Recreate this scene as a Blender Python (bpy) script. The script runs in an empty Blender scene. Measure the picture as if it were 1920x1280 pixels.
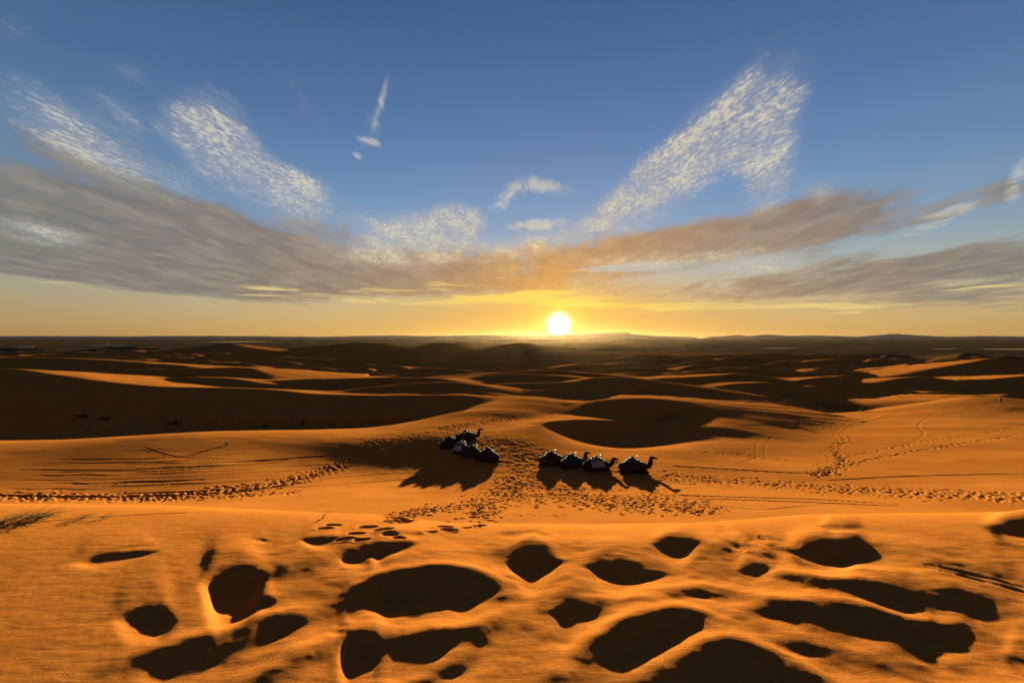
import bpy, bmesh, math, random
import numpy as np
from mathutils import Vector, Matrix

sc = bpy.context.scene
C = sc.collection
F = 720.0          # focal length in photo pixels (1920 wide)
VH = 632.0         # horizon row
H = 46.0           # eye height above the far plain
EXPO = 2.85
K = 2.0 ** -EXPO   # sky radiance per display-linear unit
SUN_AZ = math.atan2(1048 - 960, F)
SUN_EL = math.radians(1.9)

# ------------------------------------------------------------------ camera
cam = bpy.data.cameras.new('camera'); camo = bpy.data.objects.new('camera', cam)
C.objects.link(camo); sc.camera = camo
cam.sensor_width = 36.0; cam.lens = 36.0 * F / 1920.0
camo.location = (0, 0, H); camo.rotation_euler = (math.pi / 2, 0, 0)
cam.shift_y = -(640 - VH) / 1920.0
cam.clip_start = 0.05; cam.clip_end = 60000.0

# ------------------------------------------------------------------ view
sc.view_settings.view_transform = 'Standard'; sc.view_settings.look = 'None'
sc.view_settings.exposure = EXPO; sc.view_settings.gamma = 1.0
sc.view_settings.use_curve_mapping = False

# ------------------------------------------------------------------ node helpers
class X:
    """a float socket with arithmetic that writes Math nodes"""
    nt = None
    def __init__(s, k): s.k = k
    @staticmethod
    def op(o, *a, clamp=False):
        n = X.nt.nodes.new('ShaderNodeMath'); n.operation = o; n.use_clamp = clamp
        for i, q in enumerate(a):
            if isinstance(q, X): X.nt.links.new(q.k, n.inputs[i])
            else: n.inputs[i].default_value = q
        return X(n.outputs[0])
    def __add__(s, o): return X.op('ADD', s, o)
    __radd__ = __add__
    def __sub__(s, o): return X.op('SUBTRACT', s, o)
    def __rsub__(s, o): return X.op('SUBTRACT', o, s)
    def __mul__(s, o): return X.op('MULTIPLY', s, o)
    __rmul__ = __mul__
    def __truediv__(s, o): return X.op('DIVIDE', s, o)
    def __rtruediv__(s, o): return X.op('DIVIDE', o, s)
    def pow(s, p): return X.op('POWER', s, p)
    def exp(s): return X.op('EXPONENT', s)
    def clamp(s): return X.op('ADD', s, 0.0, clamp=True)
    def max(s, o): return X.op('MAXIMUM', s, o)
    def min(s, o): return X.op('MINIMUM', s, o)
def sstep(a, b, v):
    n = X.nt.nodes.new('ShaderNodeMapRange'); n.interpolation_type = 'SMOOTHSTEP'
    n.inputs[1].default_value = a; n.inputs[2].default_value = b
    X.nt.links.new(v.k, n.inputs[0]); return X(n.outputs[0])
def node(t, **kw):
    n = X.nt.nodes.new(t)
    for k, v in kw.items(): setattr(n, k, v)
    return n
def link(a, b): X.nt.links.new(a.k if isinstance(a, X) else a, b)
def combine(x, y, z):
    n = node('ShaderNodeCombineXYZ')
    for i, q in enumerate((x, y, z)):
        if isinstance(q, X): link(q, n.inputs[i])
        else: n.inputs[i].default_value = q
    return n.outputs[0]
def noise(vec, scale, detail=2.0, rough=0.5, dist=0.0):
    n = node('ShaderNodeTexNoise'); link(vec, n.inputs['Vector'])
    n.inputs['Scale'].default_value = scale; n.inputs['Detail'].default_value = detail
    n.inputs['Roughness'].default_value = rough; n.inputs['Distortion'].default_value = dist
    return X(n.outputs[0])
def mixc(f, a, b, mode='MIX'):
    n = node('ShaderNodeMix', data_type='RGBA', blend_type=mode)
    for s, q in ((n.inputs[0], f), (n.inputs[6], a), (n.inputs[7], b)):
        if isinstance(q, X): link(q, s)
        elif isinstance(q, (int, float)): s.default_value = q
        elif isinstance(q, tuple): s.default_value = (*q, 1.0)
        else: link(q, s)
    return n.outputs[2]
def lin(r, g, b):
    f = lambda c: (c / 255 / 12.92) if c <= 10 else ((c / 255 + 0.055) / 1.055) ** 2.4
    return (f(r), f(g), f(b))
def linK(r, g, b): return tuple(c * K for c in lin(r, g, b))

# ------------------------------------------------------------------ world: evening sky with high broken cloud
world = bpy.data.worlds.new('World'); sc.world = world; world.use_nodes = True
nt = world.node_tree; X.nt = nt
bg = nt.nodes['Background']
tc = node('ShaderNodeTexCoord')
sep = node('ShaderNodeSeparateXYZ'); link(tc.outputs['Generated'], sep.inputs[0])
dx, dy, dz = (X(sep.outputs[i]) for i in range(3))
az = X.op('ARCTAN2', dx, dy)
el = X.op('ARCSINE', dz)
elp = el.max(0.0)
# physical sky, compressed
sky = node('ShaderNodeTexSky', sky_type='NISHITA', sun_disc=False)
sky.sun_elevation = SUN_EL; sky.sun_rotation = SUN_AZ
sky.altitude = 700; sky.air_density = 1.0; sky.dust_density = 1.2; sky.ozone_density = 3.0
gm = node('ShaderNodeGamma'); gm.inputs[1].default_value = 0.42; link(sky.outputs[0], gm.inputs[0])
hs = node('ShaderNodeHueSaturation'); hs.inputs['Saturation'].default_value = 1.55; hs.inputs['Value'].default_value = 0.085
link(gm.outputs[0], hs.inputs['Color'])
# elevation grade of the clear air (degrees above the horizon)
cr = node('ShaderNodeValToRGB')
link(elp * (1.0 / math.radians(90)), cr.inputs[0])
stops = [(0, (184, 142, 98)), (1.2, (200, 160, 106)), (4, (192, 172, 128)), (7.5, (168, 178, 166)), (12, (136, 162, 186)),
         (19, (106, 139, 182)), (27, (82, 114, 164)), (38, (60, 90, 140)), (55, (46, 72, 122)), (90, (36, 58, 104))]
els = cr.color_ramp.elements
while len(els) < len(stops): els.new(0.5)
for e_, (d_, c_) in zip(els, stops):
    e_.position = d_ / 90.0; e_.color = (*linK(*c_), 1)
skyc = mixc(0.85, hs.outputs[0], cr.outputs[0])
# angle to the sun
sd = (math.sin(SUN_AZ) * math.cos(SUN_EL), math.cos(SUN_AZ) * math.cos(SUN_EL), math.sin(SUN_EL))
ca = (dx * sd[0] + dy * sd[1] + dz * sd[2]).min(1.0).max(-1.0)
ang = X.op('ARCCOSINE', ca) * (180 / math.pi)
skyc = mixc(1.0, skyc, combine(*[1.0 - 0.26 * sstep(22.0, 70.0, ang)] * 3), 'MULTIPLY')
daz = (az - SUN_AZ) * (180 / math.pi); deg = el * (180 / math.pi)
glow_w = (-1.0 * ((daz / 33.0).pow(2.0) + ((deg - 2.0) / 7.0).pow(2.0))).exp()
skyc = mixc(glow_w * 0.8, skyc, linK(226, 172, 84))
glow_n = (-1.0 * ((daz / 12.0).pow(2.0) + ((deg - 1.8) / 5.0).pow(2.0))).exp()
skyc = mixc(glow_n * 0.7, skyc, linK(242, 180, 60))
# cloud masks: soft ellipses laid on azimuth / elevation
aev = combine(az, el, 0.0)
def ae(u, v):
    a = math.atan2(u - 960, F); return a, math.atan((VH - v) / F * math.cos(a))
def blobs(lst):
    acc = None
    for (u, v, ru, rv, rot, amp) in lst:
        a, e = ae(u, v)
        m = node('ShaderNodeMapping', vector_type='TEXTURE'); link(aev, m.inputs[0])
        m.inputs[1].default_value = (a, e, 0); m.inputs[2].default_value = (0, 0, math.radians(rot))
        m.inputs[3].default_value = (ru / F * math.cos(a) ** 2, rv / F * math.cos(a) * math.cos(e) ** 2, 1)
        g = node('ShaderNodeTexGradient', gradient_type='SPHERICAL'); link(m.outputs[0], g.inputs[0])
        acc = X.op('MULTIPLY', X(g.outputs[1]), amp) if acc is None else X.op('MULTIPLY_ADD', X(g.outputs[1]), amp, acc)
    return acc
inv = 1.0 / (elp + 0.10)
cpl = combine(dx * inv, dy * inv, 0.0)           # flat cloud deck seen in perspective
# stretched deck: streets run towards lower left
mp = node('ShaderNodeMapping'); link(cpl, mp.inputs[0])
mp.inputs['Rotation'].default_value = (0, 0, math.radians(6)); mp.inputs['Scale'].default_value = (1.25, 0.60, 1)
deck = mp.outputs[0]
mp2 = node('ShaderNodeMapping'); link(aev, mp2.inputs[0]); mp2.inputs['Scale'].default_value = (5.0, 70.0, 1)
strk = mp2.outputs[0]
n_big = noise(deck, 2.6, 5, 0.62, 0.4)
n_mid = noise(deck, 9.0, 4, 0.6, 0.3)
n_pop = noise(deck, 50.0, 3.5, 0.62, 0.3)
n_lump = noise(deck, 4.5, 4, 0.55, 0.6)
n_wisp = noise(deck, 7.0, 6, 0.66, 1.2)
n_str = noise(strk, 1.0, 5, 0.6, 0.5)
warm = (-1.0 * (ang / 26.0)).exp()
G = blobs([(60, 420, 420, 150, 0, 1.0), (300, 470, 520, 120, -4, 1.25), (120, 490, 560, 75, 0, 0.9), (560, 480, 480, 95, 0, 1.0),
           (330, 370, 300, 90, -24, 0.6), (120, 290, 260, 70, -15, 0.45), (420, 540, 330, 42, 0, 0.7), (860, 510, 300, 62, 3, 0.8), (1120, 480, 420, 62, 4, 1.0),
           (1350, 450, 430, 52, 4, 1.05), (1560, 410, 190, 75, 18, 1.0), (1640, 500, 420, 52, 0, 1.0), (1860, 500, 340, 50, 0, 0.95), (1500, 545, 520, 36, 0, 0.75), (1800, 560, 360, 32, 0, 0.75),
           (1760, 405, 190, 34, 12, 0.7), (1890, 345, 80, 60, 40, 0.7), (1470, 350, 110, 120, 35, 0.4), (1050, 540, 380, 34, 0, 0.6), (700, 540, 300, 30, 0, 0.45),
           (1190, 500, 130, 11, 0, -1.6), (1720, 465, 120, 20, 8, -0.8), (1790, 527, 120, 12, 2, -1.0), (60, 530, 260, 22, -5, -1.0), (330, 560, 300, 22, -5, -0.6)])
ga = sstep(0.20, 0.95, G + (n_big - 0.5) * 1.5 + (n_mid - 0.5) * 0.8 + (n_pop - 0.5) * 0.35 + (n_lump - 0.5) * 0.6 + (n_str - 0.5) * 1.1 * sstep(0.20, 0.08, el))
warm2 = (warm * 1.1).pow(1.5)
gcol = mixc(warm2 * 1.25, linK(114, 116, 116), linK(214, 150, 78))
gtex = sstep(0.38, 0.66, n_lump * 0.7 + n_mid * 0.3)
gcol = mixc(sstep(0.55, 0.35, n_big) * 0.35, gcol, mixc(warm, linK(92, 93, 95), linK(190, 128, 70)))
gcol = mixc(gtex * 0.42, gcol, mixc(warm, linK(160, 158, 150), linK(240, 196, 112)))
skyc = mixc(ga * (n_big * 0.8 + n_mid * 0.5 + 0.30).min(0.95), skyc, gcol)
# bright dappled cloudlets along the edges of the sheet
Pm = blobs([(395, 245, 110, 105, -30, 1.0), (470, 320, 190, 75, -25, 1.25), (570, 350, 90, 40, -5, 0.8), (100, 200, 170, 50, -20, 0.6), (230, 215, 120, 50, -25, 0.5), (110, 258, 230, 45, -15, 0.6), (250, 135, 90, 40, 0, 0.38), (20, 50, 90, 70, 0, 0.3),
            (270, 320, 220, 60, -20, 0.7), (800, 440, 150, 65, 12, 1.2), (860, 410, 60, 45, 0, 0.9), (720, 480, 200, 40, 0, 0.8), (660, 410, 170, 45, 0, 0.5), (960, 470, 160, 40, 5, 0.8), (80, 440, 150, 40, -8, 0.8),
            (1330, 270, 230, 100, 30, 1.3), (1430, 240, 110, 90, 20, 1.1), (1375, 195, 80, 34, 40, 0.8), (1230, 330, 140, 60, 22, 1.0), (1440, 330, 80, 100, 0, 0.9), (1150, 390, 120, 36, 20, 0.75),
            (1200, 490, 200, 26, 0, 0.9), (1420, 490, 150, 45, -12, 0.85), (1130, 430, 200, 34, 4, 0.6), (1540, 365, 50, 50, 45, 0.7)])
Pm = (Pm * 1.5).min(1.2)
pa = sstep(-0.04, 0.28, n_pop + Pm * 0.17 + (n_wisp - 0.5) * 0.55 + (n_lump - 0.5) * 0.5 - 0.64) * sstep(0.05, 1.15, Pm)
veil = sstep(0.1, 1.3, Pm * (n_wisp * 1.6 + 0.1))
pcol = mixc(warm * 1.2, linK(214, 212, 202), linK(255, 226, 150))
skyc = mixc(veil * 0.42, skyc, mixc(warm, linK(168, 174, 180), linK(236, 200, 140)))
skyc = mixc(pa * (n_mid * 1.3 + 0.05).min(0.75), skyc, pcol)
# thin wisps and bright low streaks
S = blobs([(1010, 421, 75, 15, 3, 1.5), (955, 365, 70, 26, 35, 0.9), (1020, 350, 80, 22, -8, 0.9), (715, 190, 60, 12, 72, 0.8), (700, 235, 60, 35, 60, 0.45), (692, 266, 36, 11, -8, 1.2), (670, 292, 14, 9, -20, 1.1), (1780, 395, 90, 16, 5, 1.0), (1740, 425, 80, 14, 12, 0.9), (1905, 340, 28, 60, -12, 1.0), (1150, 360, 90, 18, 30, 0.3)])
sa = sstep(0.08, 0.80, S * (n_wisp * 3.6 - 1.05))
skyc = mixc(sa * 0.5, skyc, mixc(warm * 1.2, linK(206, 208, 205), linK(252, 222, 150)))
L = blobs([(1040, 562, 300, 26, 0, 1.2), (1250, 575, 420, 18, -1, 1.0), (500, 540, 100, 16, 6, 1.2), (760, 558, 320, 26, 2, 0.85), (880, 525, 160, 22, 8, 0.6), (1640, 580, 420, 18, 0, 0.6), (1100, 502, 170, 10, 0, 0.5), (1850, 535, 160, 14, 3, 0.8), (200, 545, 420, 14, -5, 0.7)])
la = sstep(0.50, 0.64, n_str + (L - 0.5) * 0.16) * sstep(0.02, 0.5, L) 
skyc = mixc(la * 0.85, skyc, mixc(warm * 1.5, linK(214, 200, 150), linK(255, 216, 92)))
# the sun itself and its aureole
skyc = mixc((-1.0 * (ang / 2.7).pow(1.3)).exp() * 0.9, skyc, tuple(c * K for c in (1.15, 0.86, 0.10)))
skyc = mixc(sstep(2.4, 0.6, ang), skyc, tuple(c * K for c in (1.9, 1.75, 1.35)))
link(skyc, bg.inputs[0]); bg.inputs[1].default_value = 1.0
world.cycles.sampling_method = 'MANUAL'; world.cycles.sample_map_resolution = 512

# ------------------------------------------------------------------ sun
sl = bpy.data.lights.new('sun', 'SUN'); sl.energy = 5.0; sl.angle = math.radians(0.9); sl.color = (1.0, 0.92, 0.46)
so = bpy.data.objects.new('sun', sl); C.objects.link(so)
so.rotation_euler = Vector((-sd[0], -sd[1], -sd[2])).to_track_quat('-Z', 'Y').to_euler()

# ================================================================== terrain
def pt(u, v, Y): return ((u - 960) / F * Y, Y, H - (v - VH) / F * Y)
def put(u, Y, z): return ((u - 960) / F * Y, Y, H + z)
rng = np.random.default_rng(7)

def vnoise(x, y, seed=0):
    xi = np.floor(x).astype(np.int64); yi = np.floor(y).astype(np.int64)
    fx = x - xi; fy = y - yi
    fx = fx * fx * fx * (fx * (fx * 6 - 15) + 10); fy = fy * fy * fy * (fy * (fy * 6 - 15) + 10)
    def h(a, b):
        n = (a * 374761393 + b * 668265263 + seed * 974711) & 0x7fffffff
        n = ((n ^ (n >> 13)) * 1274126177) & 0x7fffffff
        return ((n ^ (n >> 16)) & 0xffff) / 32767.5 - 1.0
    a = h(xi, yi); b = h(xi + 1, yi); c = h(xi, yi + 1); d = h(xi + 1, yi + 1)
    return (a * (1 - fx) + b * fx) * (1 - fy) + (c * (1 - fx) + d * fx) * fy
def sm(a, b, x):
    t = np.clip((x - a) / (b - a), 0, 1); return t * t * (3 - 2 * t)
def smax(a, b, k):
    h = np.clip(0.5 + 0.5 * (a - b) / k, 0, 1)
    return b + (a - b) * h + k * h * (1 - h)
def smin(a, b, k): return -smax(-a, -b, k)
def softplus(x, w): return w * np.logaddexp(0, x / w)

# polar sheet about the viewpoint: fine where the view is, coarse elsewhere, closed all round
def geo(a, b, q): return np.geomspace(a, b, max(2, int(math.log(b / a) / q)), endpoint=False)
RR = np.concatenate([geo(0.3, 2.0, 0.05), geo(2.0, 12.0, 0.0048), geo(12, 60, 0.0042), geo(60, 320, 0.0055), geo(320, 2200, 0.012), geo(2200, 14000, 0.04), [14000.0]])
front = np.arctan(np.linspace(-1.56, 1.56, 1040))
rest = np.linspace(front[-1], 2 * math.pi + front[0], 52)[1:-1]
AZ = np.concatenate([front, rest])
NF = len(front); NC = len(AZ); NR = len(RR)
GX = RR[:, None] * np.sin(AZ)[None, :]; GY = RR[:, None] * np.cos(AZ)[None, :]

FA, FL, FB = 2.31, 0.057, 0.0076
# --- the foreground dune under the viewer
def fore(x, y):
    s = np.clip(x / np.maximum(y, 3.0), -1.8, 1.8)
    u = 960 + F * s
    yb = np.interp(u, [-300, 300, 700, 850, 1100, 1300, 1500, 2300], [7.9, 7.7, 7.0, 6.5, 6.4, 6.5, 7.0, 7.5])
    yc = np.clip(y, 0, 9.0)
    z = H - FA - FL * np.maximum(y, -2.0) - FB * yc * yc - 2 * FB * 9.0 * np.maximum(y - 9.0, 0) - 0.30 * softplus(-2.0 - y, 0.6) - 0.42 * softplus(y - yb, 0.6)
    return z
# --- the saddle with the camels: thin plate through surveyed points
SP = [(-500, 20, -9.0), (0, 20, -9.1), (400, 20, -9.05), (960, 20, -9.05), (1500, 20, -9.05), (2300, 20, -9.1),
      (-500, 12, -7.3), (400, 12, -7.3), (1400, 12, -7.3), (2300, 12, -7.3),
      (-300, 24, -9.9), (200, 24, -10.0), (600, 25, -10.2), (1190, 25.6, -10.4), (1600, 25, -10.3), (2200, 24.5, -10.2),
      (0, 32, -10.65), (400, 32, -10.6), (500, 33, -11.1), (500, 38, -11.05), (500, 42, -11.0), (650, 33, -11.75), (650, 38, -11.72), (650, 43, -11.48), (800, 35, -11.9), (800, 41, -11.8), (800, 47, -11.62), (1190, 32, -11.35), (1560, 31.5, -11.1), (2000, 32, -11.2), (912, 35, -11.3), (860, 38, -11.5), (1040, 34.5, -11.5),
      (-300, 40, -11.3), (0, 40, -11.2), (150, 41, -11.05), (350, 43, -10.9), (720, 50, -12.2), (800, 58, -12.75), (900, 78, -13.9), (945, 92, -14.4),
      (-300, 62, -16.5), (0, 62, -16.5), (350, 62, -16.3), (550, 64, -16.2), (700, 68, -16.2), (790, 72, -16.0), (850, 67, -13.2), (855, 77, -15.2), (905, 91, -15.9),
      (1015, 51, -11.95), (1080, 46, -12.5), (1130, 43.5, -12.55), (1180, 42, -12.6), (940, 52, -12.2), (1000, 66, -13.4), (1100, 80, -14.8),
      (1080, 54, -14.5), (1130, 52, -14.7), (1180, 50, -14.4), (1250, 52, -14.1), (1300, 46, -12.85), (1345, 54, -13.65), (1240, 43, -12.6),
      (1400, 40, -12.45), (1400, 58, -14.3), (1560, 49, -13.6), (1600, 78, -17.1), (1345, 92, -18.7), (1500, 98, -19.9), (1650, 102, -19.3), (1750, 105, -17.9), (1840, 112, -17.0), (1920, 108, -18.0), (2250, 108, -18),
      (1900, 66, -15.4), (1900, 40, -12.1), (2250, 40, -12.1), (2250, 66, -15.4),
      (1345, 122, -22.5), (1500, 118, -23), (1650, 126, -23.5), (1840, 136, -23.5), (2250, 136, -23.5), (1100, 112, -20.0), (960, 125, -21), (0, 125, -22), (-500, 125, -22), (500, 125, -22)]
sp = np.array([put(*p) for p in SP]); SC = 20.0
def tps(r2): return 0.5 * r2 * np.log(r2 + 1e-9)
A_ = sp[:, :2] / SC; nP = len(sp)
Kmat = tps(((A_[:, None] - A_[None]) ** 2).sum(-1)) + 0.004 * np.eye(nP)
Pm_ = np.c_[np.ones(nP), A_]
W_ = np.linalg.solve(np.block([[Kmat, Pm_], [Pm_.T, np.zeros((3, 3))]]), np.r_[sp[:, 2], np.zeros(3)])
def saddle(x, y):
    x = x / SC; y = y / SC
    z = W_[nP] + W_[nP + 1] * x + W_[nP + 2] * y
    for i in range(nP): z += W_[i] * tps((x - A_[i, 0]) ** 2 + (y - A_[i, 1]) ** 2)
    return z
def floor_(r):
    return H + np.interp(np.log(np.maximum(r, 1)), np.log([1, 60, 100, 160, 250, 400, 700, 1100, 1800, 3000, 30000]),
                         [-9, -16, -21, -26, -31, -35.5, -40, -43, -45, -H, -H])

Z = floor_(RR)[:, None] + np.zeros((NR, NC))
near = RR < 175
xs, ys = GX[near], GY[near]
fr = ys > -5
zz = Z[near]
zsad = zz.copy(); inb = (ys > 6) & (np.abs(xs) < ys * 1.75 + 6)
zsad[inb] = saddle(xs[inb], ys[inb])
w = sm(105, 150, ys) 
side = sm(1.7, 1.5, np.abs(xs) / np.maximum(ys, 0.1)) 
zsad = np.where(inb, zsad * (1 - w) * side + zz * (1 - (1 - w) * side), np.minimum(zz, H - 9.0))
zf = fore(xs, ys)
Z[near] = smax(zf, zsad, 0.7)

# --- dunes: crest lines with a steep lee side to the viewer and a gentle sunward back
def spline(p, n=6):
    p = np.array(p, float); q = np.vstack([2 * p[0] - p[1], p, 2 * p[-1] - p[-2]]); o = []
    for i in range(1, len(q) - 2):
        for t in np.arange(n) / n:
            a, b, c, d = q[i - 1:i + 3]
            o.append(0.5 * (2 * b + (c - a) * t + (2 * a - 5 * b + 4 * c - d) * t * t + (3 * b - 3 * c + d - a) * t ** 3))
    o.append(q[-2]); return np.array(o)
def tent(line, sn, sf, wid=1.0, k=0.6, reach=None, n=5):
    """line: world crest points; sn, sf: fall towards / away from the viewer; wid: crest rounding"""
    global Z
    p = spline(line, n)
    zmax = p[:, 2].max(); R = reach or 60.0
    x0, x1 = p[:, 0].min() - R, p[:, 0].max() + R; y0, y1 = p[:, 1].min() - R, p[:, 1].max() + R
    m = (GX > x0) & (GX < x1) & (GY > y0) & (GY < y1)
    if not m.any(): return
    x = GX[m]; y = GY[m]
    best = np.full(x.shape, 1e18); zc = np.zeros_like(x); sg = np.zeros_like(x)
    for a, b in zip(p[:-1], p[1:]):
        ex, ey = b[0] - a[0], b[1] - a[1]; l2 = ex * ex + ey * ey + 1e-9; l = math.sqrt(l2)
        t = np.clip(((x - a[0]) * ex + (y - a[1]) * ey) / l2, 0, 1)
        px = x - a[0] - t * ex; py = y - a[1] - t * ey
        d2 = px * px + py * py
        u = d2 < best
        best = np.where(u, d2, best)
        zc = np.where(u, a[2] + t * (b[2] - a[2]), zc)
        sg = np.where(u, (ex * (y - a[1]) - ey * (x - a[0])) / l, sg)     # + : far side for a line drawn left to right
    d = np.sqrt(best)
    q = sm(-0.6, 0.6, sg / np.maximum(d, 1e-3))
    s = sn * (1 - q) + sf * q
    h = zc - s * (np.sqrt(d * d + wid * wid) - wid)
    Z[m] = smax(h, Z[m], k)
def T(pts, sn, sf, wid=1.2, k=0.8, reach=70): tent([pt(*p) for p in pts], sn, sf, wid, k, reach)

# far, scattered dunes of the erg
far_rng = random.Random(11)
for i in range(620):
    Yd = math.exp(far_rng.uniform(math.log(150), math.log(1500)))
    ud = far_rng.uniform(-250, 2170)
    if Yd > 850 and ud > 1250: continue
    x, y = (ud - 960) / F * Yd, Yd
    fl = float(floor_(np.array(Yd)))
    hgt = far_rng.uniform(2.4, 7.0) * (Yd / 300) ** 0.3
    ln = far_rng.uniform(12, 48) * (Yd / 200) ** 0.55
    rot = far_rng.gauss(0.12, 0.35); bow = far_rng.uniform(-0.25, 0.4) * ln
    P_ = []
    for t in (-1, -0.6, -0.2, 0.2, 0.6, 1):
        lx = t * ln; ly = -bow * t * t + far_rng.uniform(-.06, .06) * ln
        P_.append((x + lx * math.cos(rot) - ly * math.sin(rot), y + lx * math.sin(rot) + ly * math.cos(rot), fl + hgt * (1 - 0.75 * abs(t) ** 1.7) ))
    tent(P_, far_rng.uniform(0.22, 0.42), far_rng.uniform(0.10, 0.24), 1.5, 1.2, 40 + Yd * 0.06, n=3)

# far hills of sand
T([(520, 658, 1000), (590, 651, 1010), (640, 644, 1040), (672, 641.5, 1060), (720, 645, 1040), (770, 652, 1010)], .16, .14, 25, 4, 260)
T([(770, 654, 900), (815, 643.5, 930), (840, 643, 940), (880, 655, 900)], .18, .15, 15, 3, 220)
T([(915, 655, 760), (945, 647, 780), (978, 641.5, 800), (1005, 646, 790), (1035, 651, 770)], .2, .16, 10, 3, 200)
T([(370, 650, 1000), (425, 643.5, 1040), (455, 650, 1020)], .15, .13, 12, 3, 200)
T([(-100, 667, 330), (0, 669, 320), (100, 671, 310), (200, 675, 290), (280, 682, 270)], .22, .14, 8, 2, 120)
T([(1690, 704, 300), (1750, 692, 305), (1810, 682, 310), (1865, 672, 312), (1895, 675, 316), (1940, 685, 318)], .26, .17, 5, 2, 120)
T([(270, 682, 205), (320, 684, 200), (365, 689, 192)], .2, 0.112, 3, 1.5, 60)
T([(1835, 712, 195), (1885, 709, 192), (1960, 701, 190)], .25, 0.144, 3, 1.2, 70)
T([(1650, 717, 205), (1710, 707, 208), (1760, 709, 206), (1810, 720, 200), (1850, 725, 195)], .25, 0.160, 3, 1.2, 70)
T([(1465, 720, 190), (1510, 712, 191), (1565, 706, 192), (1595, 712, 188), (1645, 720, 184), (1710, 732, 176), (1790, 739, 170)], .24, 0.136, 2.2, 1, 70)
T([(1215, 712, 180), (1260, 709, 184), (1350, 704, 188), (1385, 701, 190)], .2, 0.112, 3, 1, 60)
T([(960, 697, 205), (1040, 694, 205), (1085, 698, 200)], .22, 0.112, 3, 1, 60)
T([(862, 716, 150), (900, 706, 156), (950, 701, 160), (1000, 702, 160), (1055, 704, 158), (1115, 711, 152)], .2, 0.120, 2.2, 1, 60)
T([(960, 718, 128), (1040, 717, 126), (1075, 716, 126), (1105, 711, 127), (1135, 708, 128), (1185, 709, 128), (1228, 714, 126), (1242, 722, 122)], .22, 0.136, 1.6, .8, 50)
T([(-100, 699, 190), (100, 697, 184), (200, 694, 180), (275, 692, 178), (435, 689, 176), (480, 695, 168), (520, 712, 150)], .2, 0.144, 2.2, 1, 70)
T([(515, 715, 132), (575, 711, 134), (650, 709, 136), (725, 707, 136), (800, 707, 134), (840, 711, 131), (862, 717, 126)], .2, 0.136, 1.6, 1, 50)
T([(190, 714, 132), (250, 711, 134), (325, 707, 135), (360, 706, 134), (400, 708, 132), (435, 711, 130), (500, 720, 122)], .2, 0.136, 1.6, 1, 60)
T([(640, 733, 98), (700, 726, 103), (775, 719, 107), (825, 716.5, 108), (858, 717, 106), (866, 728, 99)], .02, 0.160, 1.2, .8, 30)
T([(960, 742, 108), (990, 733, 111), (1060, 729.5, 113), (1120, 731, 112), (1150, 735, 108)], .3, 0.160, 1.0, .8, 40)
# big shaded dune on the left
T([(-420, 690, 122), (-150, 689, 118), (0, 690, 112), (50, 693, 109), (100, 701, 105), (190, 714, 100), (300, 725, 95), (425, 728, 92), (500, 731, 90), (575, 737, 87), (645, 740.5, 86), (750, 741.5, 86), (850, 740, 88), (900, 742, 91), (940, 746, 96), (985, 753, 104), (1030, 760, 112)], .15, .165, 1.4, .8, 80)
# big shaded dune right of the middle
T([(1240, 748, 132), (1290, 741, 142), (1330, 727, 150), (1360, 721, 153), (1400, 717, 156), (1435, 716, 156), (1460, 720, 154), (1510, 731, 148), (1585, 745, 140), (1620, 756, 134)], .22, .13, 1.8, .8, 70)
# dome and hollow beyond the camels
T([(960, 751, 92), (1020, 754, 88), (1085, 753, 82), (1135, 749, 78), (1210, 748, 77), (1270, 751, 77), (1310, 761, 74), (1340, 778, 67), (1352, 789, 61), (1347, 799, 56)], .16, .12, 2.0, .6, 40)
T([(1006, 801, 51), (1028, 791, 55), (1080, 785.5, 59), (1130, 787, 61), (1180, 790, 62)], .45, .13, .6, .4, 30)
# small wind-blown humps
T([(1780, 750, 112), (1838, 741, 113), (1860, 744, 111)], .15, .15, .8, .5, 20)

# low undulation everywhere, growing with distance
Z += vnoise(GX / 9.0, GY / 6.0, 3) * 0.10 * sm(12, 30, RR)[:, None] + vnoise(GX / 30.0, GY / 22.0, 4) * 0.25 * sm(60, 140, RR)[:, None]
Z += vnoise(GX / 2.2, GY / 1.3, 5) * 0.012

# shallow basins that hold the far pools
LAKES = [(1846, 2160, 1385, 1480, 'long'), (1752, 1792, 1440, 1478, 'mid'), (1428, 1486, 1600, 1650, 'thin'), (1606, 1624, 1570, 1610, 'tiny'), (404, 494, 3700, 4300, 'left'), (1034, 1056, 1650, 1730, 'sun')]
LZ = []
for (ua, ub, ya, yb, nm) in LAKES:
    w = sm(ua - 30, ua, 960 + F * GX / np.maximum(GY, 1)) * sm(ub + 30, ub, 960 + F * GX / np.maximum(GY, 1)) * sm(ya * .93, ya, GY) * sm(yb * 1.07, yb, GY)
    zl = float(floor_(np.array((ya + yb) / 2))) - 0.8; LZ.append(zl)
    Z = Z * (1 - w) + (zl - 0.5) * w

# ------------------------------------------------------------------ hollows and prints in the near sand
def on_fore(u, v):
    q = (np.asarray(v, float) - VH) / F - FL; Y = (q - np.sqrt(np.maximum(q * q - 4 * FA * FB, 1e-4))) / (2 * FB); return ((u - 960) / F * Y, Y)
def closed(p, n=4):
    p = np.array(p, float); m = len(p); o = []
    for i in range(m):
        a, b, c, d = p[i - 1], p[i], p[(i + 1) % m], p[(i + 2) % m]
        for t in np.arange(n) / n:
            o.append(0.5 * (2 * b + (c - a) * t + (2 * a - 5 * b + 4 * c - d) * t * t + (3 * b - 3 * c + d - a) * t ** 3))
    return np.array(o)
nearm = (RR > 1.6) & (RR < 13)
ni = np.where(nearm)[0]; na, nb = ni[0], ni[-1] + 1
NX, NY = GX[na:nb, :NF], GY[na:nb, :NF]
rel = np.zeros_like(NX)
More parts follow.
